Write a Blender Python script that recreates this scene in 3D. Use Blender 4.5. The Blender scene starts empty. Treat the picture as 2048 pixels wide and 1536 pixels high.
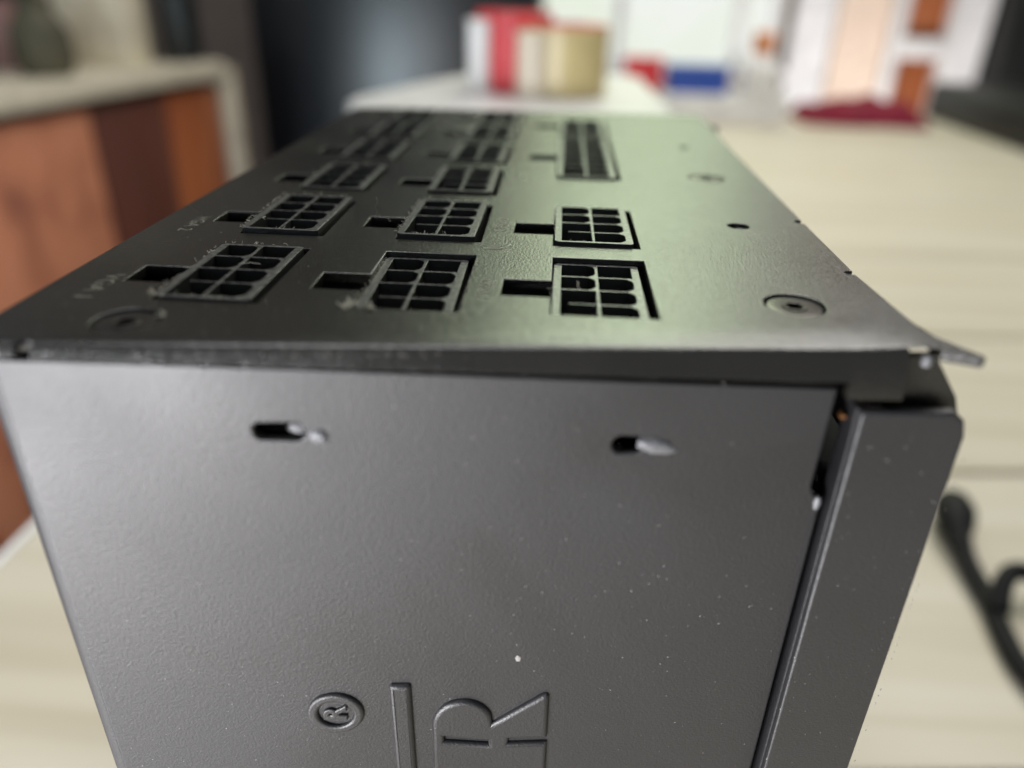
import bpy, bmesh, math, random
from mathutils import Matrix, Vector
random.seed(7)
S = 0.001                                   # all coordinates below are millimetres
scene = bpy.context.scene
COL = scene.collection

# ------------------------------------------------------------------ camera
cam_data = bpy.data.cameras.new("camera")
cam = bpy.data.objects.new("camera", cam_data)
COL.objects.link(cam)
R = Vector((0.99765, 0.06391, 0.02455)); F = Vector((-0.0452, 0.88418, -0.46495)); U = Vector((-0.05143, 0.46275, 0.885))
M = Matrix(((R.x, U.x, -F.x, 50.79 * S), (R.y, U.y, -F.y, -56.31 * S), (R.z, U.z, -F.z, 28.07 * S), (0, 0, 0, 1)))
cam.matrix_world = M
cam_data.sensor_width = 36.0
cam_data.lens = 36.0 * 1514.2 / 2048
cam_data.clip_start = 0.002
cam_data.clip_end = 60
cam_data.dof.use_dof = True
cam_data.dof.focus_distance = 0.0912
cam_data.dof.aperture_fstop = 26.6 / 2.95
scene.camera = cam

# ------------------------------------------------------------------ world and lamps
world = bpy.data.worlds.new("World")
scene.world = world
world.use_nodes = True
bg = world.node_tree.nodes["Background"]
bg.inputs[0].default_value = (0.74, 0.83, 1.0, 1)
bg.inputs[1].default_value = 0.13

def area(name, loc, target, sx, sy, power, color):
    d = bpy.data.lights.new(name, 'AREA'); d.shape = 'RECTANGLE'
    d.size = sx; d.size_y = sy; d.energy = power; d.color = color
    o = bpy.data.objects.new(name, d); COL.objects.link(o)
    o.location = Vector(loc) * S
    o.rotation_euler = (Vector(target) * S - o.location).to_track_quat('-Z', 'Y').to_euler()
    return o
area("face_sheen_light", (-165, -290, -95), (15, 0, -45), 0.24, 0.11, 2.9, (0.975, 0.962, 1.0))  # added light, low and unseen, makes the bright left side of the front face
fw = area("fridge_sheen_light", (-760, -900, -270), (-250, 1500, -120), 0.6, 0.6, 1.9, (0.76, 0.92, 1.0))  # added unseen light that puts the sheen on the refrigerator
fw.data.spread = math.radians(50)
area("cabinet_fill", (450, 850, 1000), (-450, 1050, -250), 0.8, 0.6, 12.5, (1.0, 0.96, 0.90))  # added unseen fill, brightens the cabinet doors
area("table_fill", (-250, 250, 1700), (-50, 250, -160), 1.0, 1.0, 13, (0.98, 0.98, 0.98))  # added overhead fill for the tabletop, no fixture there
wl_ = area("curtain_fill", (800, 1680, -430), (790, 2200, -10), 0.7, 0.2, 2.0, (1.0, 0.96, 0.92))  # added fill hidden below the table end, brightens curtains and cupboard
wl_.data.spread = math.radians(130)

vs = scene.view_settings
vs.view_transform = 'Standard'; vs.look = 'None'; vs.gamma = 1.0; vs.exposure = 0.0
vs.use_curve_mapping = False

# ------------------------------------------------------------------ materials
def new_mat(name):
    m = bpy.data.materials.new(name); m.use_nodes = True
    nt = m.node_tree
    return m, nt, nt.nodes["Principled BSDF"]

def simple(name, col, rough=0.5, metal=0.0, spec=0.5, var=0.12, nscale=30, bump=0.0, bscale=800, bdist=0.0002):
    m, nt, b = new_mat(name)
    b.inputs['Roughness'].default_value = rough
    b.inputs['Metallic'].default_value = metal
    b.inputs['Specular IOR Level'].default_value = spec
    tc = nt.nodes.new('ShaderNodeTexCoord')
    n = nt.nodes.new('ShaderNodeTexNoise'); n.inputs['Scale'].default_value = nscale; n.inputs['Detail'].default_value = 4
    nt.links.new(tc.outputs['Object'], n.inputs['Vector'])
    r = nt.nodes.new('ShaderNodeValToRGB')
    r.color_ramp.elements[0].position = 0.3; r.color_ramp.elements[1].position = 0.7
    r.color_ramp.elements[0].color = (*[c * (1 - var) for c in col], 1)
    r.color_ramp.elements[1].color = (*[min(1, c * (1 + var)) for c in col], 1)
    nt.links.new(n.outputs['Fac'], r.inputs['Fac'])
    nt.links.new(r.outputs['Color'], b.inputs['Base Color'])
    if bump:
        n2 = nt.nodes.new('ShaderNodeTexNoise'); n2.inputs['Scale'].default_value = bscale; n2.inputs['Detail'].default_value = 2
        nt.links.new(tc.outputs['Object'], n2.inputs['Vector'])
        bp = nt.nodes.new('ShaderNodeBump'); bp.inputs['Strength'].default_value = bump; bp.inputs['Distance'].default_value = bdist
        nt.links.new(n2.outputs['Fac'], bp.inputs['Height'])
        nt.links.new(bp.outputs['Normal'], b.inputs['Normal'])
    return m

def powder_coat(name, col, rough, bump, bdist, spec=0.5, smear=0.05):
    """fine pebbled powder coat, with wear in its gloss"""
    m, nt, b = new_mat(name)
    tc = nt.nodes.new('ShaderNodeTexCoord')
    n = nt.nodes.new('ShaderNodeTexNoise'); n.inputs['Scale'].default_value = 3400; n.inputs['Detail'].default_value = 2.5
    n.inputs['Roughness'].default_value = 0.55
    n3 = nt.nodes.new('ShaderNodeTexNoise'); n3.inputs['Scale'].default_value = 260; n3.inputs['Detail'].default_value = 2
    big = nt.nodes.new('ShaderNodeTexNoise'); big.inputs['Scale'].default_value = 24; big.inputs['Detail'].default_value = 6; big.inputs['Distortion'].default_value = 0.8
    for x in (n, n3, big): nt.links.new(tc.outputs['Object'], x.inputs['Vector'])
    add = nt.nodes.new('ShaderNodeMath'); add.operation = 'MULTIPLY_ADD'; add.inputs[1].default_value = 0.06
    nt.links.new(n3.outputs['Fac'], add.inputs[0]); nt.links.new(n.outputs['Fac'], add.inputs[2])
    bp = nt.nodes.new('ShaderNodeBump'); bp.inputs['Strength'].default_value = bump; bp.inputs['Distance'].default_value = bdist
    nt.links.new(add.outputs[0], bp.inputs['Height']); nt.links.new(bp.outputs['Normal'], b.inputs['Normal'])
    mr = nt.nodes.new('ShaderNodeMapRange'); mr.inputs[1].default_value = 0.3; mr.inputs[2].default_value = 0.7
    mr.inputs[3].default_value = rough - smear; mr.inputs[4].default_value = rough + smear
    nt.links.new(big.outputs['Fac'], mr.inputs[0]); nt.links.new(mr.outputs[0], b.inputs['Roughness'])
    cr = nt.nodes.new('ShaderNodeValToRGB')
    cr.color_ramp.elements[0].position = 0.3; cr.color_ramp.elements[1].position = 0.75
    cr.color_ramp.elements[0].color = (*[c * .8 for c in col], 1); cr.color_ramp.elements[1].color = (*[c * 1.25 for c in col], 1)
    nt.links.new(big.outputs['Fac'], cr.inputs['Fac']); nt.links.new(cr.outputs['Color'], b.inputs['Base Color'])
    b.inputs['Specular IOR Level'].default_value = spec
    return m

def wood(name, c1, c2, c3, rough=0.5, scale=(6, 60, 6), rot=0.0):
    m, nt, b = new_mat(name)
    tc = nt.nodes.new('ShaderNodeTexCoord')
    mp = nt.nodes.new('ShaderNodeMapping'); mp.inputs['Scale'].default_value = scale; mp.inputs['Rotation'].default_value = (0, 0, rot)
    nt.links.new(tc.outputs['Object'], mp.inputs['Vector'])
    info = nt.nodes.new('ShaderNodeObjectInfo')
    mul = nt.nodes.new('ShaderNodeMath'); mul.operation = 'MULTIPLY'; mul.inputs[1].default_value = 40
    nt.links.new(info.outputs['Random'], mul.inputs[0])
    n = nt.nodes.new('ShaderNodeTexNoise'); n.noise_dimensions = '4D'; n.inputs['Scale'].default_value = 1.0; n.inputs['Detail'].default_value = 6
    n.inputs['Distortion'].default_value = 0.6
    nt.links.new(mul.outputs[0], n.inputs['W']); nt.links.new(mp.outputs[0], n.inputs['Vector'])
    r = nt.nodes.new('ShaderNodeValToRGB')
    r.color_ramp.elements[0].position = 0.30; r.color_ramp.elements[0].color = (*c1, 1)
    e = r.color_ramp.elements.new(0.5); e.color = (*c2, 1)
    r.color_ramp.elements[-1].position = 0.68; r.color_ramp.elements[-1].color = (*c3, 1)
    nt.links.new(n.outputs['Fac'], r.inputs['Fac']); nt.links.new(r.outputs['Color'], b.inputs['Base Color'])
    b.inputs['Roughness'].default_value = rough
    bp = nt.nodes.new('ShaderNodeBump'); bp.inputs['Strength'].default_value = 0.2; bp.inputs['Distance'].default_value = 0.001
    nt.links.new(n.outputs['Fac'], bp.inputs['Height']); nt.links.new(bp.outputs['Normal'], b.inputs['Normal'])
    return m

def glow(name, col, strength):
    m, nt, b = new_mat(name)
    b.inputs['Base Color'].default_value = (0.04, 0.04, 0.04, 1)
    b.inputs['Roughness'].default_value = 0.1
    tc = nt.nodes.new('ShaderNodeTexCoord')
    n = nt.nodes.new('ShaderNodeTexNoise'); n.inputs['Scale'].default_value = 3; n.inputs['Detail'].default_value = 5
    nt.links.new(tc.outputs['Object'], n.inputs['Vector'])
    r = nt.nodes.new('ShaderNodeValToRGB')
    r.color_ramp.elements[0].position = 0.35; r.color_ramp.elements[0].color = (col[0] * .85, col[1] * .93, col[2] * .75, 1)
    r.color_ramp.elements[1].position = 0.65; r.color_ramp.elements[1].color = (*col, 1)
    nt.links.new(n.outputs['Fac'], r.inputs['Fac']); nt.links.new(r.outputs['Color'], b.inputs['Emission Color'])
    b.inputs['Emission Strength'].default_value = strength
    return m

MT = dict(
    coat=powder_coat("black_powder_coat", (0.018, 0.017, 0.014), 0.24, 0.65, 0.00012, 0.95),
    coat_side=powder_coat("charcoal_powder_coat", (0.0125, 0.0125, 0.0150), 0.55, 0.5, 0.00012, 1.0, 0.10),
    plastic=simple("black_nylon", (0.010, 0.010, 0.009), 0.38, 0, 0.5, 0.3, 400, 0.35, 2600, 0.0001),
    scuffed=simple("scuffed_lit_nylon", (0.07, 0.07, 0.066), 0.34, 0, 0.8, 0.9, 1500, 0.5, 3000, 0.0001),  # scuffs, plus light on the rims put into a paler colour
    dark=simple("dark_interior", (0.006, 0.006, 0.006), 0.8, 0, 0.2),
    screw=simple("blackened_screw", (0.06, 0.055, 0.05), 0.34, 0.7, 0.5, 0.2, 600),
    bare=simple("bare_steel", (0.22, 0.225, 0.235), 0.6, 0.5, 0.5, 0.1, 900),
    brass=simple("brass_tint", (0.16, 0.07, 0.025), 0.4, 0.6),
    printing=simple("grey_print", (0.15, 0.145, 0.12), 0.6, 0, 0.3, 0.6, 1500),
    lint=simple("pale_lint", (0.75, 0.72, 0.60), 0.9, 0, 0.2),
    dust=simple("dust", (0.36, 0.35, 0.33), 0.9, 0, 0.2),
    table=wood("pale_wood", (0.50, 0.445, 0.33), (0.59, 0.54, 0.425), (0.64, 0.60, 0.495), 0.42, (2.2, 46, 4), -0.1),
    tedge=simple("white_edge_band", (0.80, 0.80, 0.80), 0.4),
    cab1=wood("orange_wood", (0.26, 0.09, 0.06), (0.60, 0.235, 0.125), (0.66, 0.28, 0.16), 0.45, (7, 11, 6)),
    cab2=wood("dark_red_wood", (0.09, 0.028, 0.018), (0.125, 0.042, 0.026), (0.16, 0.055, 0.032), 0.4, (6, 12, 2)),
    cab3=wood("brown_wood", (0.22, 0.055, 0.018), (0.33, 0.095, 0.03), (0.40, 0.125, 0.045), 0.4, (6, 12, 2)),
    cream=simple("cream_laminate", (0.62, 0.57, 0.44), 0.4),
    fridge=simple("gloss_black", (0.008, 0.009, 0.011), 0.34, 0, 0.6, 0.1, 5),
    white=simple("white_card", (0.80, 0.79, 0.77), 0.6),
    traygrey=simple("tray_laminate", (0.58, 0.575, 0.56), 0.45),
    white_paint=simple("white_paint", (0.82, 0.80, 0.79), 0.5),
    wall=simple("tan_wall", (0.42, 0.34, 0.28), 0.8),
    peach=simple("peach_curtain", (0.85, 0.68, 0.56), 0.9),
    grey_cloth=simple("grey_curtain", (0.84, 0.83, 0.84), 0.9),
    red=simple("red_card", (0.62, 0.035, 0.045), 0.5),
    crimson=simple("crimson_cloth", (0.20, 0.009, 0.028), 0.9),
    blue=simple("blue_card", (0.025, 0.075, 0.36), 0.5),
    tape=simple("tan_tape", (0.62, 0.50, 0.24), 0.35),
    tape2=simple("cream_tape", (0.72, 0.62, 0.48), 0.4),
    orange=simple("orange_plastic", (0.75, 0.30, 0.12), 0.5),
    olive=simple("olive_leaf", (0.075, 0.07, 0.045), 0.7, 0, .3, .4),
    taupe=simple("taupe_ceramic", (0.40, 0.35, 0.26), 0.5),
    mauve=simple("mauve_tin", (0.20, 0.11, 0.10), 0.5),
    beige=simple("beige_box", (0.60, 0.55, 0.42), 0.6),
    black=simple("black_plastic", (0.010, 0.011, 0.010), 0.45, 0, 0.4),
    rubber=simple("black_rubber", (0.006, 0.0065, 0.0065), 0.6, 0, 0.2, 0.2, 100, 0.2, 900, 0.0003),
    floor=wood("floor_wood", (0.10, 0.05, 0.03), (0.15, 0.08, 0.05), (0.2, 0.11, 0.07), 0.5, (2, 12, 2)),
    pane=glow("top_glow_pane", (0.86, 0.95, 0.74), 9.5),  # unseen top panes, glow set to shape the sheen on the plate
    pane_mid=glow("mid_glow_pane", (0.80, 0.95, 0.62), 2.3),  # unseen middle tier, dimmer glow to even out the plate sheen
    pane_low=glow("low_glow_pane", (0.78, 0.92, 0.60), 0.65),  # unseen lower tier, dimmest glow, added for the far plate sheen
    frosted=glow("frosted_pane", (0.93, 0.92, 0.96), 0.98),
)

# ------------------------------------------------------------------ helpers
def tag(o, label, cat, group=None, kind=None):
    if label: o["label"] = label
    if cat: o["category"] = cat
    if group: o["group"] = group
    if kind: o["kind"] = kind
    return o

def link(name, me, mat, parent=None):
    o = bpy.data.objects.new(name, me); COL.objects.link(o)
    if mat is not None and not me.materials: me.materials.append(mat)
    if parent: o.parent = parent
    return o

def empty(name, loc=(0, 0, 0)):
    o = bpy.data.objects.new(name, None); COL.objects.link(o)
    o.empty_display_size = 0.01
    o.location = Vector(loc) * S
    return o

def smooth(me, ang=35):
    for p in me.polygons: p.use_smooth = True
    me.set_sharp_from_angle(angle=math.radians(ang))
    return me

def bm_mesh(bm, ang=35):
    me = bpy.data.meshes.new("m"); bm.normal_update(); bm.to_mesh(me); bm.free()
    return smooth(me, ang)

def sheet(polys, thick, bevel=0.0, z=0.0, res=2, ang=35):
    """flat sheet in XY (mm): first polygon the outline, the rest holes; top face at z, thickness down"""
    cu = bpy.data.curves.new("c", 'CURVE'); cu.dimensions = '2D'; cu.fill_mode = 'BOTH'
    for pts in polys:
        sp = cu.splines.new('POLY'); sp.points.add(len(pts) - 1)
        for p, q in zip(sp.points, pts): p.co = (q[0] * S, q[1] * S, 0, 1)
        sp.use_cyclic_u = True
    cu.extrude = max(1e-7, (thick / 2 - bevel) * S); cu.bevel_depth = bevel * S; cu.bevel_resolution = res; cu.offset = -bevel * S
    o = bpy.data.objects.new("c", cu); COL.objects.link(o)
    me = bpy.data.meshes.new_from_object(o)
    bpy.data.objects.remove(o); bpy.data.curves.remove(cu)
    me.transform(Matrix.Translation((0, 0, (z - thick / 2) * S)))
    return smooth(me, ang)

def box_mesh(lo, hi, bevel=0.0, seg=2):
    bm = bmesh.new(); bmesh.ops.create_cube(bm, size=1)
    for v in bm.verts:
        for i in range(3): v.co[i] = (lo[i] + (v.co[i] + .5) * (hi[i] - lo[i])) * S
    if bevel: bmesh.ops.bevel(bm, geom=bm.edges[:], offset=bevel * S, segments=seg, affect='EDGES', profile=0.5)
    return bm_mesh(bm)

def lathe(profile, seg=40, ang=30):
    bm = bmesh.new(); rings = []
    for r, z in profile:
        if r < 1e-6: rings.append([bm.verts.new((0, 0, z * S))])
        else: rings.append([bm.verts.new((r * S * math.cos(2 * math.pi * k / seg), r * S * math.sin(2 * math.pi * k / seg), z * S)) for k in range(seg)])
    for a, b in zip(rings, rings[1:]):
        for k in range(seg):
            k2 = (k + 1) % seg
            if len(a) == 1: bm.faces.new((a[0], b[k2], b[k]))
            elif len(b) == 1: bm.faces.new((a[k], a[k2], b[0]))
            else: bm.faces.new((a[k], a[k2], b[k2], b[k]))
    bmesh.ops.recalc_face_normals(bm, faces=bm.faces[:])
    return bm_mesh(bm, ang)

def tube_mesh(pts, rad, seg=10, sub=8):
    """catmull-rom tube through points in mm; rad number or list"""
    P = [Vector(p) for p in pts]; Rr = rad if isinstance(rad, (list, tuple)) else [rad] * len(P)
    path = []; rr = []
    for i in range(len(P) - 1):
        p0, p1, p2, p3 = P[max(i - 1, 0)], P[i], P[i + 1], P[min(i + 2, len(P) - 1)]
        for k in range(sub):
            t = k / sub
            path.append(0.5 * ((2 * p1) + (p2 - p0) * t + (2 * p0 - 5 * p1 + 4 * p2 - p3) * t * t + (3 * p1 - p0 - 3 * p2 + p3) * t ** 3))
            rr.append(Rr[i] * (1 - t) + Rr[i + 1] * t)
    path.append(P[-1]); rr.append(Rr[-1])
    bm = bmesh.new(); rings = []
    for i, p in enumerate(path):
        d = (path[min(i + 1, len(path) - 1)] - path[max(i - 1, 0)]).normalized()
        a = d.orthogonal().normalized() if abs(d.z) > .9 else d.cross(Vector((0, 0, 1))).normalized()
        b = d.cross(a)
        rings.append([bm.verts.new((p + (a * math.cos(2 * math.pi * k / seg) + b * math.sin(2 * math.pi * k / seg)) * rr[i]) * S) for k in range(seg)])
    for a, b in zip(rings, rings[1:]):
        for k in range(seg): bm.faces.new((a[k], a[(k + 1) % seg], b[(k + 1) % seg], b[k]))
    bm.faces.new(rings[0][::-1]); bm.faces.new(rings[-1])
    bmesh.ops.recalc_face_normals(bm, faces=bm.faces[:])
    return bm_mesh(bm, 60)

def circle(cx, cy, r, n=32):
    return [(cx + r * math.cos(2 * math.pi * k / n), cy + r * math.sin(2 * math.pi * k / n)) for k in range(n)]

def grid_mesh(rows):
    """rows of points (mm) -> quad strip mesh"""
    bm = bmesh.new(); V = [[bm.verts.new(Vector(p) * S) for p in r] for r in rows]
    for a, b in zip(V, V[1:]):
        for k in range(len(a) - 1): bm.faces.new((a[k], a[k + 1], b[k + 1], b[k]))
    bmesh.ops.recalc_face_normals(bm, faces=bm.faces[:])
    return bm

def merge(*meshes):
    bm = bmesh.new()
    for m in meshes: bm.from_mesh(m); bpy.data.meshes.remove(m)
    me = bpy.data.meshes.new("m"); bm.to_mesh(me); bm.free()
    return me

# ------------------------------------------------------------------ the setting: floor and wall
TZ = -165.0
fl = link("floor", box_mesh((-3000, -1500, TZ - 780), (3500, 3200, TZ - 740)), MT['floor']); fl["kind"] = "structure"
wl = link("wall", sheet([[(-1900, -900), (2600, -900), (2600, 1900), (-1900, 1900)], [(-100, -150), (620, -150), (620, 1750), (-100, 1750)]], 90), MT['wall'])
wl.matrix_world = Matrix.Translation((0, 2.26, 0)) @ Matrix.Rotation(math.pi / 2, 4, 'X')
wl["kind"] = "structure"

# window: white frame and mullions with four bright panes, the unseen upper ones stepped in glow for plate sheen
win = tag(empty("window", (310, 2200, -150)), "bright daylit window with white frame behind the boxes", "window")
wo = Vector((310, 2200, -150))
def wbox(name, lo, hi, mat, bev=3):
    o = link(name, box_mesh(Vector(lo) - wo, Vector(hi) - wo, bev), mat, win); return o
wbox("sill", (-130, 2120, -172), (650, 2250, -150), MT['white_paint'])
for x0, x1 in ((-100, -72), (186, 208), (500, 524), (596, 620)): wbox("frame_upright", (x0, 2180, -149), (x1, 2240, 1750), MT['white_paint'])
wbox("frame_rail", (-71, 2182, 1710), (595, 2238, 1750), MT['white_paint'])
for x0, x1 in ((-71.5, 185.5), (208.5, 499.5), (524.5, 595.5)):
    for zr in (30, 440, 900): wbox("frame_rail", (x0, 2184, zr), (x1, 2236, zr + 26), MT['white_paint'])
    wbox("frosted_pane", (x0, 2210, -148), (x1, 2214, 29), MT['frosted'], 0)
    wbox("pane", (x0, 2210, 57), (x1, 2214, 439), MT['pane_low'], 0)
    wbox("pane", (x0, 2210, 467), (x1, 2214, 899), MT['pane_mid'], 0)
    wbox("pane", (x0, 2210, 927), (x1, 2214, 1709), MT['pane'], 0)

# ------------------------------------------------------------------ table
tab = tag(empty("table", (300, 600, TZ)), "pale wooden plank table under the black power supply", "table")
to = Vector((300, 600, TZ))
joints = [-700, -420, -240, -70, 92, 242, 396, 562, 757, 1011, 1220, 1440]
def jy(j, x): return j + 0.10 * (x - 200)
for j0, j1 in zip(joints, joints[1:]):
    x0, x1 = -146.5, 1500
    g = 1.7
    pl = sheet([[(x0 - 300, jy(j0, x0) + g - 600), (x1 - 300, jy(j0, x1) + g - 600), (x1 - 300, jy(j1, x1) - g - 600), (x0 - 300, jy(j1, x0) - g - 600)]], 24, 1.2, 0)
    link("plank", pl, MT['table'], tab)
y0e, y1e = jy(joints[0], -146), jy(joints[-1], -146)
link("edge_band", box_mesh((-150 - 300, y0e - 600, -24), (-147 - 300, y1e - 600, 0.6), 0.8), MT['tedge'], tab)
for lx, ly in ((-100, -500), (1400, -400), (-100, 1300), (1400, 1450)):
    link("leg", box_mesh((lx - 330, ly - 630, -740), (lx - 270, ly - 570, -25), 4), MT['table'], tab)

# ------------------------------------------------------------------ power supply
psu = tag(empty("power_supply", (43, 75, TZ)), "black modular computer power supply standing on end on the pale table", "power supply")
PO = Vector((43, 75, TZ))
def part(name, me, mat, parent=None, label=None, kind=None):
    """mesh given in scene millimetres -> child of the power supply (or of one of its parts, which sit at the same origin)"""
    if parent is None:
        me.transform(Matrix.Translation(-PO * S)); o = link(name, me, mat, psu)
    else:
        me.transform(Matrix.Translation(-PO * S)); o = link(name, me, mat, parent)
    if label: o["label"] = label
    if kind: o["kind"] = kind
    return o

def yf(x): return -1.0 + 0.10 * x          # the case front, slightly out of square
def droop_w(x): return 1.2 + 0.06 * x
def yb(x): return yf(x) + droop_w(x)

# --- top panel: flat sheet with all cut-outs
CX = (11.5, 31.2, 50.8)
CW, CD = 10.6, 17.6
conns = []          # (cut x, cut y, rows, z offset, column)
zoff = {(0, 0): .35, (1, 0): -.55, (2, 0): -.55, (0, 1): .7, (1, 1): .7, (2, 1): .55, (0, 2): .4, (1, 2): .6, (0, 3): .4, (1, 3): .5}
rowY = (11.2, 33.9, 57.4, 80.6, 103.2, 125.2)
for c in (0, 1):
    for r in range(6): conns.append((CX[c], rowY[r] + (0.3 if c else 0), 4, zoff.get((c, r), .4), c))
conns.append((CX[2], 12.0, 4, zoff[(2, 0)], 2)); conns.append((CX[2], 34.2, 4, zoff[(2, 1)], 2))
conns.append((CX[2], 71.2, 9, .5, 2)); conns.append((CX[2], 112.0, 5, .4, 2))
holes = []
for x, y, n, z, c in conns:
    d = n * 4.12 + 1.15
    t0 = y + (4.6 if n == 4 else (14.5 if n == 9 else 9.5)); t1 = t0 + 4.9
    holes.append([(x, y), (x + CW, y), (x + CW, y + d), (x, y + d), (x, t1), (x - 5.2, t1), (x - 5.2, t0), (x, t0)])
SCREWS = ((11.8, 5.7, 2.95), (75.7, 17.6, 3.05), (76.1, 75.9, 3.0))
for x, y, r in SCREWS: holes.append(circle(x, y, r, 40))
holes.append(circle(75.7, 46.5, 1.45, 24)); holes.append(circle(76.1, 103.8, 1.05, 20))

fx = [-0.4 + (86.6) * k / 40 for k in range(41)]
outline = [(x, yb(x)) for x in fx]
outline += [(85.3, 27.6), (85.3, 28.1), (84.5, 28.2), (84.2, 28.7), (84.5, 29.2), (85.3, 29.3), (85.3, 49.2), (84.5, 49.3), (84.0, 50), (84.5, 50.7), (85.3, 50.8),
            (85.6, 100), (86.6, 148), (86.2, 150.6), (84.8, 151), (2, 143.6), (0.3, 143), (-0.6, 141)]
BV = 0.13
top = sheet([outline] + holes, 1.25, BV, 0, 2)
# drooping front margin, bend and turned-down lip
def prof(x, lip):
    """points from the flat sheet forward and down"""
    w = droop_w(x); y0 = yb(x) + BV + 0.02; pts = []
    n = 8; ang = 0; a1 = math.radians(6.5 * (1 - max(0, min(1, (x - 78) / 7)))); yy, zz = y0, 0.0
    lip_a = math.radians(70); reg = min(lip, lip_h(x))
    yc = yf(x) + 0.75 + max(0, reg - 1.1) * .30
    L = (y0 - yc) / n
    for k in range(n + 1):
        pts.append((x, yy, zz)); ang = a1 * min(1, (k + .5) / 5); yy -= L; zz -= L * math.tan(ang)
    yy += L; zz += L * math.tan(ang)
    r = 0.75
    cy, cz = yy - r * math.sin(0) + 0.0, zz - r
    for k in range(1, 9):
        a = a1 + (lip_a - a1) * k / 8
        pts.append((x, yy - r * (math.sin(a) - math.sin(a1)), zz - r * (math.cos(a1) - math.cos(a))))
    x_, ye, ze = pts[-1]
    zb = -lip
    ye -= max(0, (ze + reg - .15)) / math.tan(lip_a)
    if lip > reg + .1: pts.append((x, ye, -reg + .15)); ye -= .1
    pts.append((x, ye, zb + .15)); pts.append((x, ye + .15, zb)); pts.append((x, ye + .9, zb)); pts.append((x, ye + 1.0, zb + 1.0))
    return pts
def lip_h(x):
    h = 1.45 + 0.024 * x
    return h
def strip(xa, xb, n, lipf):
    xs = [xa + (xb - xa) * k / n for k in range(n + 1)]
    return bm_mesh(grid_mesh([prof(x, lipf(x)) for x in xs]), 40)
s_main = strip(6.3, 78.4, 60, lip_h)
s_tab = strip(78.4, 83.6, 8, lambda x: 5.0)
s_left = strip(-0.4, 5.0, 6, lambda x: 1.35)
def margin_only(xa, xb, n, cut=9):
    xs = [xa + (xb - xa) * k / n for k in range(n + 1)]
    return bm_mesh(grid_mesh([prof(x, 1.5)[:cut] for x in xs]), 40)
s_notch = margin_only(5.0, 6.3, 2, 10)
s_end = margin_only(83.6, 86.2, 4, 10)
# right-front ear of the sheet
ear = sheet([[(85.0, 28), (85.4, 18.0), (85.9, 14.2), (87.2, 11.2), (89.6, 7.5), (89.7, 7.0), (89.2, 6.8), (86.25, 7.9), (86.2, yb(86.2) + .1), (85, yb(85) + 3)]], 1.0, 0.1, -0.12)
cap_l = []
top_me = merge(top, s_main, s_tab, s_left, s_notch, s_end, ear)
top_panel = part("top_panel", top_me, MT['coat'], None, "satin black sheet metal panel pierced by rows of sockets")

# --- connector sockets
def cell(x0, y0, x1, y1, kind):
    if kind == 'D':
        return [(x0, y0), (x1 - .75, y0), (x1 - .14, y0 + .6), (x1, y0 + 1.1), (x1, y1 - 1.1), (x1 - .14, y1 - .6), (x1 - .75, y1), (x0, y1)]
    return [(x0, y0), (x1, y0), (x1, y1), (x0, y1)]
def socket_mesh(rows, depth=13):
    W = 9.75; ch, gv = 3.84, 0.28; D = rows * ch + (rows - 1) * gv + 1.1
    polys = [[(0.5, 0), (W - .3, 0), (W, .3), (W, D - .3), (W - .3, D), (.5, D), (0, D - .5), (0, .5)]]
    cxs = ((0.9, 4.66), (5.04, 8.85))
    pat_l = ['S', 'S', 'D', 'D', 'S', 'D', 'S', 'D', 'D']; pat_r = ['D', 'D', 'D', 'S', 'D', 'S', 'D', 'D', 'S']
    for r in range(rows):
        y0 = .55 + r * (ch + gv); y1 = y0 + ch
        polys.append(cell(cxs[1][0], y0, cxs[1][1], y1, pat_r[r]))
        if r == 0:
            y2 = y1 + gv; y3 = y2 + ch; x0, x1 = cxs[0]
            polys.append([(x0, y0), (x1, y0), (x1, y1), (x0 + .85, y1), (x0 + .85, y2), (x1, y2), (x1, y3), (x0, y3)])
        elif r >= 2: polys.append(cell(cxs[0][0], y0, cxs[0][1], y1, pat_l[r]))
    me = sheet(polys, depth, 0.06, 0, 1)
    return me, W, D
smesh = {n: socket_mesh(n) for n in (4, 5, 9)}
def floor_mesh(W, D):
    return box_mesh((.3, .3, -12.6), (W - .3, D - .3, -12.0))
fmesh = {n: floor_mesh(smesh[n][1], smesh[n][2]) for n in smesh}
for m, W, D in smesh.values():
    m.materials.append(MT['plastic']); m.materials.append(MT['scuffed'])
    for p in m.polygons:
        if p.center.z > -.14 * S: p.material_index = 1  # rim tops and bevels get the paler colour in place of catching light
for m in fmesh.values(): m.materials.append(MT['dark'])
colname = ("left", "middle", "right")
for x, y, n, z, c in conns:
    o = link("connector_socket", smesh[n][0], None, psu)
    o.location = (Vector((x + .12 + random.uniform(-.08, .08), y + .25, z - .1)) - PO) * S
    o.rotation_euler = (0, 0, math.radians(random.uniform(-.5, .5)))
    b = link("socket_base", fmesh[n], None, o)

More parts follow.
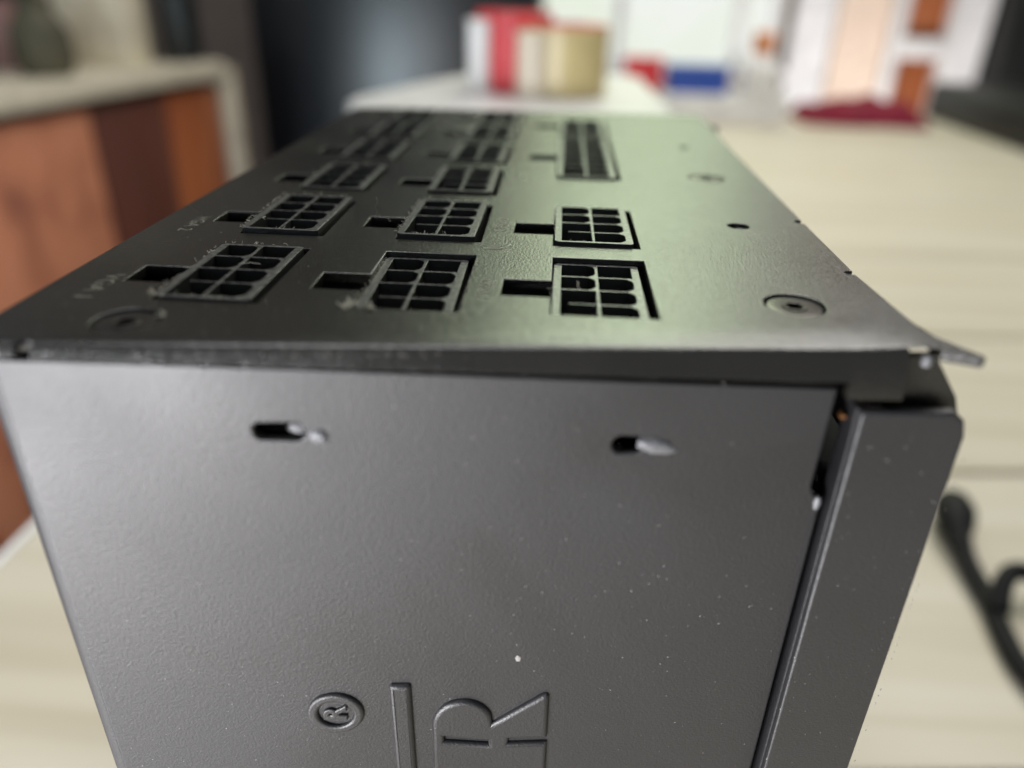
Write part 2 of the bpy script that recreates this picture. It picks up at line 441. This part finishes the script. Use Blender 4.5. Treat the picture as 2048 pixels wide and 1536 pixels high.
# --- screws
def screw_mesh(r):
    prof_ = [(0, -1.55), (0.9, -1.5), (0.92, -.45), (1.0, -.36), (r - .55, -.30), (r - .32, -.36), (r - .22, -.6), (r - .9, -1.9)]
    return lathe(prof_, 36, 40)
for i, (x, y, r) in enumerate(SCREWS):
    seat = link("screw_seat", lathe([(r + .02, -.1), (r - .1, -.55), (r - .9, -1.75), (0, -1.85)], 36), MT['coat'], psu)
    seat.location = (Vector((x, y, 0)) - PO) * S
    sc = link("screw", screw_mesh(r), MT['screw'], psu)
    sc.location = (Vector((x, y, (.1, .12, .3)[i])) - PO) * S
    sc.rotation_euler = (0, 0, (.3, .9, .1)[i])
    hexo = [(.95 * math.cos(math.pi / 3 * k), .95 * math.sin(math.pi / 3 * k)) for k in range(6)]
    rec = link("drive_recess", sheet([circle(0, 0, 1.3, 24), hexo], .5, .08, -.22), MT['screw'], sc)
    link("recess_floor", lathe([(0, -1.1), (.88, -1.1), (.88, -1.4), (0, -1.4)], 20), MT['dark'], sc)
# dimple plugs under the two small holes
for x, y, r in ((75.7, 46.5, 1.6), (76.1, 103.8, 1.2)):
    pgo = part("threaded_boss", lathe([(r, -.5), (r * .7, -.9), (0, -1.0)], 24), MT['coat']); pgo.location += Vector((x, y, 0)) * S

# --- dark inside of the case
part("inner_board", box_mesh((3, 12, -40), (84, 138, -15)), MT['dark'])

# --- front panel with left bend
PY = 1.0     # set back behind the lip
def fp(x, z, off=0.0): return (x, yf(x) + PY + off, z)
def slot(cx, cz, w, h, n=8):
    pts = []
    for k in range(n + 1):
        a = -math.pi / 2 + math.pi * k / n; pts.append((cx + w / 2 - h / 2 + h / 2 * math.cos(a), cz + h / 2 * math.sin(a)))
    for k in range(n + 1):
        a = math.pi / 2 + math.pi * k / n; pts.append((cx - w / 2 + h / 2 + h / 2 * math.cos(a), cz + h / 2 * math.sin(a)))
    return pts
def map_front(me, off):
    """sheet drawn in (X, Z) with thickness -> stands on the case front; top of sheet faces the camera"""
    for v in me.vertices:
        x, z, t = v.co.x / S, v.co.y / S, v.co.z / S
        v.co = Vector((x, yf(x) + off - t, z)) * S
    me.flip_normals(); me.update(); return me
def ragged(pts): return [(x + random.uniform(-.07, .07), z + random.uniform(-.07, .07)) for x, z in pts]
H1 = (26.2, -9.2, 4.8, 1.8); H2 = (59.0, -10.6, 3.2, 1.8)
fo = [(2.2, -1.85), (78.0, -4.35), (77.8, -15.4), (78.0, -16.2), (78.6, -16.8), (79.15, -17.4), (79.3, TZ + 1), (2.2, TZ + 1)]
fpan = map_front(sheet([fo, ragged(slot(*H1)), ragged(slot(*H2))], 1.0, 0.28, 0, 3), PY)
rb = 2.4
rows_ = []
for k in range(9):
    a = math.pi / 2 * k / 8
    x = 2.35 - rb * math.sin(a); y = yf(2.35) + PY + rb - rb * math.cos(a)
    rows_.append([(x, y, -1.85), (x, y, -40), (x, y, TZ + 1)])
rows_.append([(-0.05, 142, -1.6), (-0.05, 142, -40), (-0.05, 142, TZ + 1)])
lbend = bm_mesh(grid_mesh(rows_), 50)
front = part("front_panel", merge(fpan, lbend), MT['coat_side'], None, "charcoal side sheet with raised lettering and two punched lugs")
# small lugs pressed out beside each slot
def lug(x0, x1, zc, dz, h, out):
    bm = bmesh.new(); n = 12; m = 8; V = []
    for i in range(n + 1):
        t = i / n; x = x0 + (x1 - x0) * t
        hh = h * (0.55 + 0.45 * math.sin(math.pi * min(1, t * 1.2))) * (1 if t < .8 else max(.15, (1 - (t - .8) / .2) ** .5))
        row = []
        for j in range(m + 1):
            s = -1 + 2 * j / m
            y = yf(x) + PY + .35 - (out + .35) * math.sqrt(max(0, 1 - s * s)) * math.sin(math.pi * (0.18 + .80 * t)) ** .7
            jit = lambda k: random.uniform(-k, k)
            row.append(bm.verts.new(Vector((x + jit(.1), y + jit(.1), zc + dz * t + s * hh / 2 + jit(.1))) * S))
        V.append(row)
    for a, b in zip(V, V[1:]):
        for j in range(m): bm.faces.new((a[j], a[j + 1], b[j + 1], b[j]))
    bmesh.ops.recalc_face_normals(bm, faces=bm.faces[:])
    return bm_mesh(bm, 60)
part("lug", lug(29.0, 31.0, -9.6, -.3, 2.0, .42), MT['bare'], front)
part("lug", lug(27.0, 28.6, -8.9, -.1, 1.2, -.2), MT['bare'], front)
part("lug", lug(59.8, 64.2, -10.4, -.9, 2.0, .42), MT['bare'], front)

# raised lettering: overline bar, heavy R with slit counters, registered mark
def arc(cx, cz, rx, rz, a0, a1, n):
    return [(cx + rx * math.cos(math.radians(a0 + (a1 - a0) * k / n)), cz + rz * math.sin(math.radians(a0 + (a1 - a0) * k / n))) for k in range(n + 1)]
EB = 0.55
def emboss(name, polys, label=None):
    return part(name, map_front(sheet(polys, 1.6, EB, 0, 4), PY - .6), MT['coat_side'], front, label)
emboss("raised_bar", [[(34.7, -42.9), (34.9, -42.7), (36.9, -42.7), (37.1, -42.9), (37.5, -75), (35.1, -75)]])
r_out = [(39.4, -66), (39.4, -49.4)] + arc(43.0, -49.4, 3.6, 4.0, 180, 22, 12) + [(46.5, -49.3), (47.3, -48.6), (52.2, -44.6), (52.7, -44.5), (53.0, -44.9), (53.05, -51.9), (48.5, -52.0), (48.4, -52.9), (53.1, -52.8), (53.2, -66)]
emboss("raised_letter", [r_out, [(40.8, -51.5), (46.0, -52.2), (46.0, -53.0), (40.8, -52.4)]], "raised bold letter R turned on its side")
def ell(cx, cz, r, n=36): return circle(cx, cz, r, n)
ring = part("registered_mark", map_front(sheet([ell(28.3, -47.4, 3.25), ell(28.3, -47.4, 2.05)], 1.4, .38, 0, 4), PY - .5), MT['coat_side'], front, "raised ring with a small letter R")
def text_mesh(txt, size, extrude, bevel):
    cu = bpy.data.curves.new("t", 'FONT'); cu.body = txt; cu.size = size * S; cu.extrude = extrude * S; cu.bevel_depth = bevel * S
    cu.align_x = 'CENTER'; cu.align_y = 'CENTER'; cu.offset = 0.0
    o = bpy.data.objects.new("t", cu); COL.objects.link(o); me = bpy.data.meshes.new_from_object(o)
    bpy.data.objects.remove(o); bpy.data.curves.remove(cu)
    return me
sr = text_mesh("R", 3.5, .25, .22)
for v in sr.vertices: v.co = Vector((28.35 * S - v.co.y, -47.45 * S + v.co.x, v.co.z))
sr = map_front(sr, PY + .1); part("raised_letter", sr, MT['coat_side'], front)

# --- cover: right flange, right side, back, bottom
def fbox(lo, hi, bev):
    """box whose Y is measured from the slanted case front"""
    me = box_mesh(lo, hi, bev)
    for v in me.vertices: v.co.y += yf(v.co.x / S) * S
    return me
cover = part("cover", merge(map_front(sheet([[(80, TZ + 1), (80, -6.2), (80.2, -6), (88.9, -6), (90.0, -6.9), (90.5, -8.6), (90.9, TZ + 1)]], 1.3, .3, 0, 3), -.75), fbox((79.85, .2, TZ + 1), (80.9, 3.2, -6.0), .2),
                            box_mesh((89.6, 8.2, TZ + 1), (90.8, 150, -8.8), .3)), MT['coat_side'], None, "charcoal folded edge of the outer cover")
gus = map_front(sheet([[(83.2, -1.3), (86.4, -1.2), (87.2, -1.9), (89.9, -5.6), (90.6, -7.4), (90.6, -12), (83.2, -12)]], 1.0, .15, 0), 1.7)
part("corner_gusset", gus, MT['coat'])
part("back_panel", box_mesh((0.2, 142.5, TZ + 1), (90, 144, -1.6), .2), MT['coat_side'])
part("base_panel", box_mesh((1, 8, TZ), (90.5, 143, TZ + 1.2), .2), MT['coat_side'])
part("left_inner", box_mesh((.6, 6, TZ + 2), (1.6, 140, -2)), MT['dark'])
# copper-coloured speck in the seam, pale bead standing in for an edge highlight on the gusset, pale corner spot
part("seam_rivet", lathe([(0, 0), (.28, -.1), (.36, -.5), (.3, -1)], 16), MT['brass']).matrix_basis = Matrix.Translation((Vector((79.3, yf(79.3) + 1.2, -7.6)) - PO) * S) @ Matrix.Rotation(math.pi / 2, 4, 'X') @ Matrix.Translation(PO * S) 
nub = part("edge_glint", lathe([(0, .55), (.35, .4), (.5, 0), (.4, -.5), (0, -.6)], 16), MT['bare']); nub.location += Vector((85.2, yf(85.2) + .45, -1.15)) * S
pale_spot = part("corner_spot", lathe([(0, .8), (.3, .6), (.45, 0), (.3, -.8), (0, -1.0)], 14), MT['bare'], None, "pale spot at the corner of the front sheet"); pale_spot.location += Vector((78.75, yf(78.8) + PY + .1, -17.4)) * S

# --- printed captions beside sockets (flat ink)
def caption(txt, x, y, size):
    me = text_mesh(txt, size, 0.0, 0.0)
    me.transform(Matrix.Translation(Vector((x, y, .012)) * S) @ Matrix.Rotation(-math.pi / 2, 4, 'Z'))
    part("printed_caption", me, MT['printing'], top_panel)
caption("VGA 1", 4.7, 13.9, 2.6)
caption("CPU 1", 43.9, 18.0, 2.2); caption("CPU 2", 43.8, 42.0, 2.2)
for r in (1,): caption("VGA %d" % (r + 1), 4.4, 14 + 23 * r, 2.4)

# ------------------------------------------------------------------ lint, fibres and dust on the case
def lint_mesh():
    bm = bmesh.new()
    def fibre(p, L, rad, dirv, curl, rise):
        pts = []; d = Vector(dirv).normalized(); q = Vector(p)
        n = 9
        for i in range(n):
            pts.append(q.copy()); d = (d + Vector((random.uniform(-curl, curl), random.uniform(-curl, curl), random.uniform(-curl, curl) * .4 + rise * (1 if i < n / 2 else -1)))).normalized()
            q = q + d * L / n
        me = tube_mesh(pts, rad, 4, 2); bm.from_mesh(me); bpy.data.meshes.remove(me)
    # long hairs that catch the light
    fibre((42.4, 31.5, .15), 4.2, .035, (1, -.05, 0), .5, 0)
    fibre((27.3, 43.0, .2), 4.0, .03, (.1, -.6, .6), .3, .12)
    fibre((29.0, 41.5, .1), 2.5, .03, (.3, -.6, .3), .4, .1)
    fibre((53.5, 21.5, .1), 3.2, .03, (.2, -.9, .1), .4, 0)
    fibre((13.8, 37.0, .9), 2.2, .05, (.1, -.7, .6), .7, .1)
    fibre((16.6, 21.0, .5), 2.6, .03, (.9, .5, .1), .3, 0)
    # yellow-white tufts at the near corner of the middle socket
    for _ in range(14): fibre((31.0 + random.gauss(0, .25), 11.1 + random.gauss(0, .2), .05), random.uniform(.7, 1.6), .05, (random.uniform(-1, 1), random.uniform(-.3, .6), random.uniform(.2, 1)), .7, 0)
    for _ in range(9): fibre((33.2 + random.gauss(0, .35), 11.2 + random.gauss(0, .15), .05), random.uniform(.6, 1.3), .045, (random.uniform(-.3, 1), random.uniform(-.3, .6), random.uniform(.3, 1)), .7, 0)
    for _ in range(7): fibre((14.9 + random.gauss(0, .15), 6.9 + random.gauss(0, .25), .05), random.uniform(.5, 1.1), .04, (random.uniform(-.5, .5), random.uniform(-.8, .3), random.uniform(.4, 1)), .6, 0)
    for _ in range(5): fibre((11.8, 11.6 + random.gauss(0, .2), .3), random.uniform(.5, 1.1), .035, (random.uniform(-.5, .5), .2, 1), .5, 0)
    # short fluff caught on socket rims
    for x, y, n, z, c in conns:
        if y > 62 or n > 4: continue
        for _ in range((60 if c < 2 else 16) if y < 40 else 24):
            e = random.choice('fbll' if z > 0 else 'fll')
            D = 17.1
            if e == 'f': p = (x + random.uniform(0, 9.6), y + .2, z)
            elif e == 'b': p = (x + random.uniform(0, 9.6), y + D + .2, z)
            else: p = (x + .1, y + random.uniform(0, D), z)
            fibre(p, random.uniform(.2, .75), .022, (random.uniform(-1, 1), random.uniform(-1, 1), random.uniform(.05, .6)), .7, 0)
    me = bpy.data.meshes.new("lint"); bm.to_mesh(me); bm.free()
    return me
lo = link("lint", lint_mesh(), MT['lint']); tag(lo, "pale lint and short fibres caught on the socket rims", "lint", None, "stuff")

def dust_mesh():
    bm = bmesh.new()
    def speck(p, r, n):
        s = bmesh.ops.create_icosphere(bm, subdivisions=1, radius=1)
        nn = Vector(n); rot = nn.to_track_quat('Z', 'Y').to_matrix()
        a = random.uniform(0, math.pi); st = random.uniform(.6, 1.8)
        for v in s['verts']:
            c = Vector((v.co.x * st, v.co.y / st ** .5, v.co.z * .35)); c.rotate(Matrix.Rotation(a, 3, 'Z'))
            v.co = (Vector(p) + rot @ c * r) * S
    def front_pt(x, z, off=0): return (x, yf(x) + PY + off, z)
    for _ in range(560):
        x = random.uniform(3, 78); z = -5 - 57 * random.random() ** .8
        speck(front_pt(x, z), random.choice((.02, .025, .03, .03, .035, .05, .075)), (0, -1, 0))
    for _ in range(45):      # scuffed patch on the right
        x = random.gauss(62, 9); z = random.gauss(-28, 9)
        if x < 78: speck(front_pt(x, z), random.uniform(.03, .09), (0, -1, 0))
    speck(front_pt(49.2, -39.0), .42, (0, -1, 0))
    for _ in range(60): 
        x = random.uniform(80.5, 91); speck((x, yf(x) - .76, random.uniform(-60, -6.5)), random.uniform(.03, .07), (0, -1, 0))
    for _ in range(40): speck((91.2, yf(91.2) - .6, random.uniform(-60, -9)), random.uniform(.05, .14), (1, -1, 0))
    for _ in range(120): 
        x = random.uniform(80.05, 80.3); speck((x, yf(80) - .6, random.uniform(-62, -7)), random.uniform(.03, .09), (-1, -1, 0))
    for _ in range(60):     # on the bend of the top sheet
        x = random.uniform(0, 45); speck((x, yf(x) + .15, -.75 + random.uniform(-.3, .2)), random.uniform(.03, .08), (0, -1, 1))
    for _ in range(240):
        x = random.uniform(1, 62); y = random.uniform(yb(x) - 1, 60) if random.random() < .6 else random.uniform(yb(x) - .5, 12)
        inside = any(hx - 5.4 < x < hx + CW + .2 and hy - .2 < y < hy + n * 4.12 + 1.4 for hx, hy, n, z, c in conns)
        if not inside: speck((x, y, 0.0 if y > yb(x) else -.1), random.choice((.03, .04, .05, .075)), (0, 0, 1))
    me = bpy.data.meshes.new("dust"); bm.to_mesh(me); bm.free(); return me
du = link("dust", dust_mesh(), MT['dust']); tag(du, "fine dust specks on the black sheet metal", "dust", None, "stuff")

# ------------------------------------------------------------------ power cord on the table
cord = tag(empty("power_cable", (212, 160, TZ)), "black power cord with a moulded plug lying right of the power supply", "cord")
co = Vector((212, 160, TZ))
def cpart(name, pts, rad, seg=14, sub=8):
    return link(name, tube_mesh([Vector(p) - co for p in pts], rad, seg, sub), MT['rubber'], cord)
cpart("plug_head", [(222, 212, -157), (220, 208, -156.5), (218, 201, -156), (215.5, 194, -156), (213.5, 187, -156.5), (212.6, 180, -158)], [4.6, 7.2, 7.8, 6.8, 4.2, 3.5])
cpart("cable", [(213, 184, -157.5), (212, 172, -159.5), (211.2, 156, -160.5), (208.5, 140, -160.8), (207.5, 126, -160.8), (212, 108, -160.8), (226, 92, -160.8), (250, 86, -160.8)], 3.5)
cpart("cable_loop", [(210.5, 149, -158), (215, 158, -153), (222, 163, -152), (232, 160, -154), (237, 148, -158), (232, 138, -160), (222, 133, -160.5), (214, 128, -160.6)], 3.4)

# ------------------------------------------------------------------ things behind on the table
wb = empty("white_tray", (20, 500, TZ)); tag(wb, "pale white tray table behind the power supply carrying the tape rolls", "tray")
tray = [(-90, -95), (-98, -80), (-98, -60), (-88, -20), (-66, 50), (-40, 110), (0, 138), (50, 148), (84, 140), (96, 120), (98, -95), (90, -108), (-78, -108)]
link("tray_top", sheet([tray], 12, 3, 129.5), MT['traygrey'], wb)
link("tray_body", sheet([[(x * .94, y * .94) for x, y in tray]], 116, 2, 117), MT['white'], wb)
def tape_roll(x, y, z, r, h, mat, ring_mat, label, tilt=0):
    e = empty("tape_roll", (x, y, z)); tag(e, label, "tape roll", "tape rolls on the white box")
    link("tape", lathe([(r * .62, 0), (r - .8, 0), (r, .8), (r, h - .8), (r - .8, h), (r * .62, h), (r * .62, 0)], 48), mat, e)
    link("core", lathe([(r * .56, .5), (r * .615, .5), (r * .615, h + 1.5), (r * .56, h + 1.5), (r * .56, .5)], 40), ring_mat, e)
    link("side_film", lathe([(r * .63, h + .1), (r - .9, h + .1), (r - .7, h + 1.6), (r * .63, h + 2.2), (r * .63, h + .1)], 48), ring_mat, e)
    return e
BT = TZ + 129.6
tape_roll(51, 488, BT, 29, 41, MT['tape'], MT['red'], "tan tape roll with a red rim, right of the red one")
tape_roll(17, 503, BT, 26, 47, MT['red'], MT['red'], "red tape roll partly hidden behind the tan roll")
sp = empty("white_spool", (-4, 484, BT)); tag(sp, "narrow white spool standing left of the red tape roll", "spool")
link("barrel", lathe([(0, 0), (9, 0), (9, 1), (8, 2), (8, 42), (9, 43), (9, 44), (0, 44)], 32), MT['white'], sp)
sp2 = empty("cream_spool", (32, 468, BT)); tag(sp2, "cream spool standing in front of the tan tape roll", "spool")
link("barrel", lathe([(0, 0), (12, 0), (12, 1), (11, 2), (11, 36), (12, 37), (12, 39), (0, 39)], 32), MT['tape2'], sp2)

def crate(name, label, cat, lo, hi, mat, lidmat=None, rz=0, flap=True):
    c = Vector(((lo[0] + hi[0]) / 2, (lo[1] + hi[1]) / 2, lo[2])); e = empty(name, c); e.rotation_euler.z = rz
    tag(e, label, cat)
    l = Vector(lo) - c; h = Vector(hi) - c
    k = (h.z - l.z) * .82
    link("carton", box_mesh(l, (h.x, h.y, k), 1.5), mat, e)
    link("lid", box_mesh((l.x - 1.5, l.y - 1.5, k + .2), (h.x + 1.5, h.y + 1.5, h.z), 1.5), lidmat or mat, e)
    return e
crate("white_carton", "flat white carton at the far end of the table", "carton", (214, 1270, TZ + .5), (420, 1360, -122), MT['white'])
crate("blue_carton", "blue box standing on the flat white carton", "carton", (226, 1285, -121.5), (322, 1345, -80), MT['blue'])
crate("red_carton", "red box left of the blue box by the window", "carton", (160, 1375, TZ + .5), (224, 1405, -76), MT['red'], MT['red'])
bt = empty("white_bottle", (372, 1300, -121.5)); tag(bt, "white bottle with an orange cap right of the blue box", "bottle")
link("bottle", lathe([(0, 0), (30, 0), (33, 3), (33, 42), (26, 54), (14, 60), (14, 64), (0, 64)], 32), MT['white'], bt)
link("cap", lathe([(0, 64.3), (17, 64.3), (17, 92), (14, 95), (0, 95)], 24), MT['orange'], bt)
# crimson cloth, folded
def cloth_mesh(w, d, h):
    bm = bmesh.new(); nx, ny = 28, 14; V = []
    for i in range(nx + 1):
        r = []
        for j in range(ny + 1):
            u = -1 + 2 * i / nx; v = -1 + 2 * j / ny
            e = max(0, 1 - abs(u) ** 4) ** .5 * max(0, 1 - abs(v) ** 4) ** .5
            z = h * e * (.78 + .14 * math.sin(5 * u + 2 * v) + .08 * math.sin(11 * u - 3 * v))
            r.append(bm.verts.new(Vector((u * w / 2, v * d / 2 + 4 * math.sin(6 * u), z)) * S))
        V.append(r)
    for a, b in zip(V, V[1:]):
        for j in range(ny): bm.faces.new((a[j], b[j], b[j + 1], a[j + 1]))
    return bm_mesh(bm, 80)
cl = link("folded_cloth", cloth_mesh(205, 130, 44), MT['crimson']); cl.location = Vector((560, 1350, TZ + .8)) * S
tag(cl, "crimson folded cloth on the far right of the table", "cloth")
# dark slab and upright screen at the right
lp = empty("laptop", (865, 1190, TZ)); tag(lp, "dark laptop on the table at the right edge", "laptop")
link("base", box_mesh((-150, -230, 1), (170, 260, 60), 6), MT['black'], lp)
link("lid", box_mesh((172, -230, 1), (190, 260, 300), 4), MT['black'], lp)

# ------------------------------------------------------------------ right of the window
def curtain(name, label, x0, x1, y, mat, folds, z0=-700, z1=1500):
    rows = []; n = folds * 8
    for zz in (z0, z1):
        rows.append([(x0 + (x1 - x0) * k / n, y + 2.2 * math.sin(2 * math.pi * folds * k / n), zz) for k in range(n + 1)])
    me = bm_mesh(grid_mesh(rows), 80)
    o = link(name, me, mat); sol = o.modifiers.new("thick", 'SOLIDIFY'); sol.thickness = .003
    return tag(o, label, "curtain")
curtain("curtain", "pale grey curtain just right of the window", 640, 742, 2150, MT['grey_cloth'], 4)
curtain("curtain", "peach curtain between the grey curtain and the wooden cupboard", 745, 876, 2140, MT['peach'], 3)
curtain("curtain", "narrow pale curtain at the right of the wooden cupboard", 1052, 1120, 2130, MT['grey_cloth'], 5)
cb = empty("cupboard", (960, 2160, -900)); tag(cb, "white framed cupboard with brown wooden panels", "cupboard")
def cbx(n, lo, hi, m): link(n, box_mesh(Vector(lo) - Vector((960, 2160, -900)), Vector(hi) - Vector((960, 2160, -900)), 3), m, cb)
cbx("frame_upright", (880, 2120, -890), (913, 2200, 900), MT['white_paint'])
cbx("frame_upright", (1020, 2120, -890), (1050, 2200, 900), MT['white_paint'])
for z in (-480, -112, 260): cbx("shelf_rail", (914, 2118, z), (1019, 2198, z + 48), MT['white_paint'])
for z0, z1 in ((-431, -113), (-63, 259), (309, 890)): cbx("panel", (914, 2150, z0), (1019, 2170, z1), MT['cab3'])
bs = crate("tall_cabinet", "tall black cabinet at the far right edge", "cabinet", (1128, 2040, -900), (1560, 2200, 1200), MT['black'])

# ------------------------------------------------------------------ left: kitchen counter and black refrigerator
ct = empty("kitchen_counter", (-552, 1050, -900)); tag(ct, "cream topped kitchen counter with red brown wooden doors", "counter")
ct.rotation_euler.z = math.radians(-9.5)
def cbox(n, lo, hi, m, bev=3): return link(n, box_mesh(lo, hi, bev), m, ct)
cbox("countertop", (-620, -900, 780), (0, 236, 806), MT['cream'], 5)
cbox("carcass", (-610, -890, 10), (-45, 232, 779), MT['cab2'])
for y0, y1, m in ((-800, -402, 'cab1'), (-398, -74, 'cab1'), (-70, 84, 'cab2'), (88, 232, 'cab3')):
    d = cbox("door", (-43, y0, 60), (-20, y1, 768), MT[m], 4)
cbox("end_panel", (-40, 238, 10), (4, 262, 796), MT['taupe'], 4)
fr = empty("refrigerator", (-280, 1620, -900)); tag(fr, "tall glossy black refrigerator behind the table", "refrigerator")
fro = Vector((-280, 1620, -900))
def round_box(x0, x1, y0, y1, z0, z1, bulge):
    n = 24; out = []
    for k in range(n + 1):
        t = -1 + 2 * k / n; out.append((x0 + (x1 - x0) * k / n - fro.x, y0 + bulge * t * t - fro.y))
    out += [(x1 - fro.x, y1 - fro.y), (x0 - fro.x, y1 - fro.y)]
    return sheet([out], z1 - z0, 4, z1 - fro.z)
link("lower_door", round_box(-556, 2, 1490, 1540, -880, 330, 45), MT['fridge'], fr)
link("upper_door", round_box(-556, 2, 1490, 1540, 336, 900, 45), MT['fridge'], fr)
link("cabinet_body", box_mesh(Vector((-553, 1542, -895)) - fro, Vector((-1, 2050, 898)) - fro, 5), MT['black'], fr)

# things on the counter
def jar(name, label, cat, x, y, prof_, mat, lid=None):
    e = empty(name, (x, y, -93.5)); tag(e, label, cat)
    link("body", lathe(prof_, 32), mat, e)
    if lid: link("lid", lathe(lid, 32), MT['black'], e)
    return e
jar("vase", "dark olive vase on the cream counter", "vase", -640, 1000, [(0, 0), (30, 0), (38, 20), (36, 55), (20, 80), (22, 96), (18, 96), (0, 60)], MT['olive'])
jar("tin", "dull mauve tin left of the dark vase", "tin", -745, 1080, [(0, 0), (52, 0), (52, 88), (48, 92), (0, 92)], MT['mauve'], [(0, 92.4), (54, 92.4), (54, 110), (0, 110)])
jar("crock", "small dark pot near the left end of the counter", "pot", -690, 905, [(0, 0), (22, 0), (26, 12), (22, 30), (18, 34), (0, 30)], MT['olive'])
crate("beige_canister", "beige upright box right of the dark vase", "box", (-690, 1120, -93.5), (-590, 1190, 60), MT['beige'])
crate("taupe_canister", "tall taupe box in the middle of the counter", "box", (-650, 1215, -93.5), (-612, 1250, 70), MT['taupe'])
crate("cream_canister", "wide cream box at the back of the counter", "box", (-1000, 1190, -93.5), (-720, 1270, 120), MT['beige'])
crate("black_canister", "black upright box at the right end of the counter", "box", (-588, 1225, -93.5), (-548, 1285, 80), MT['black'])
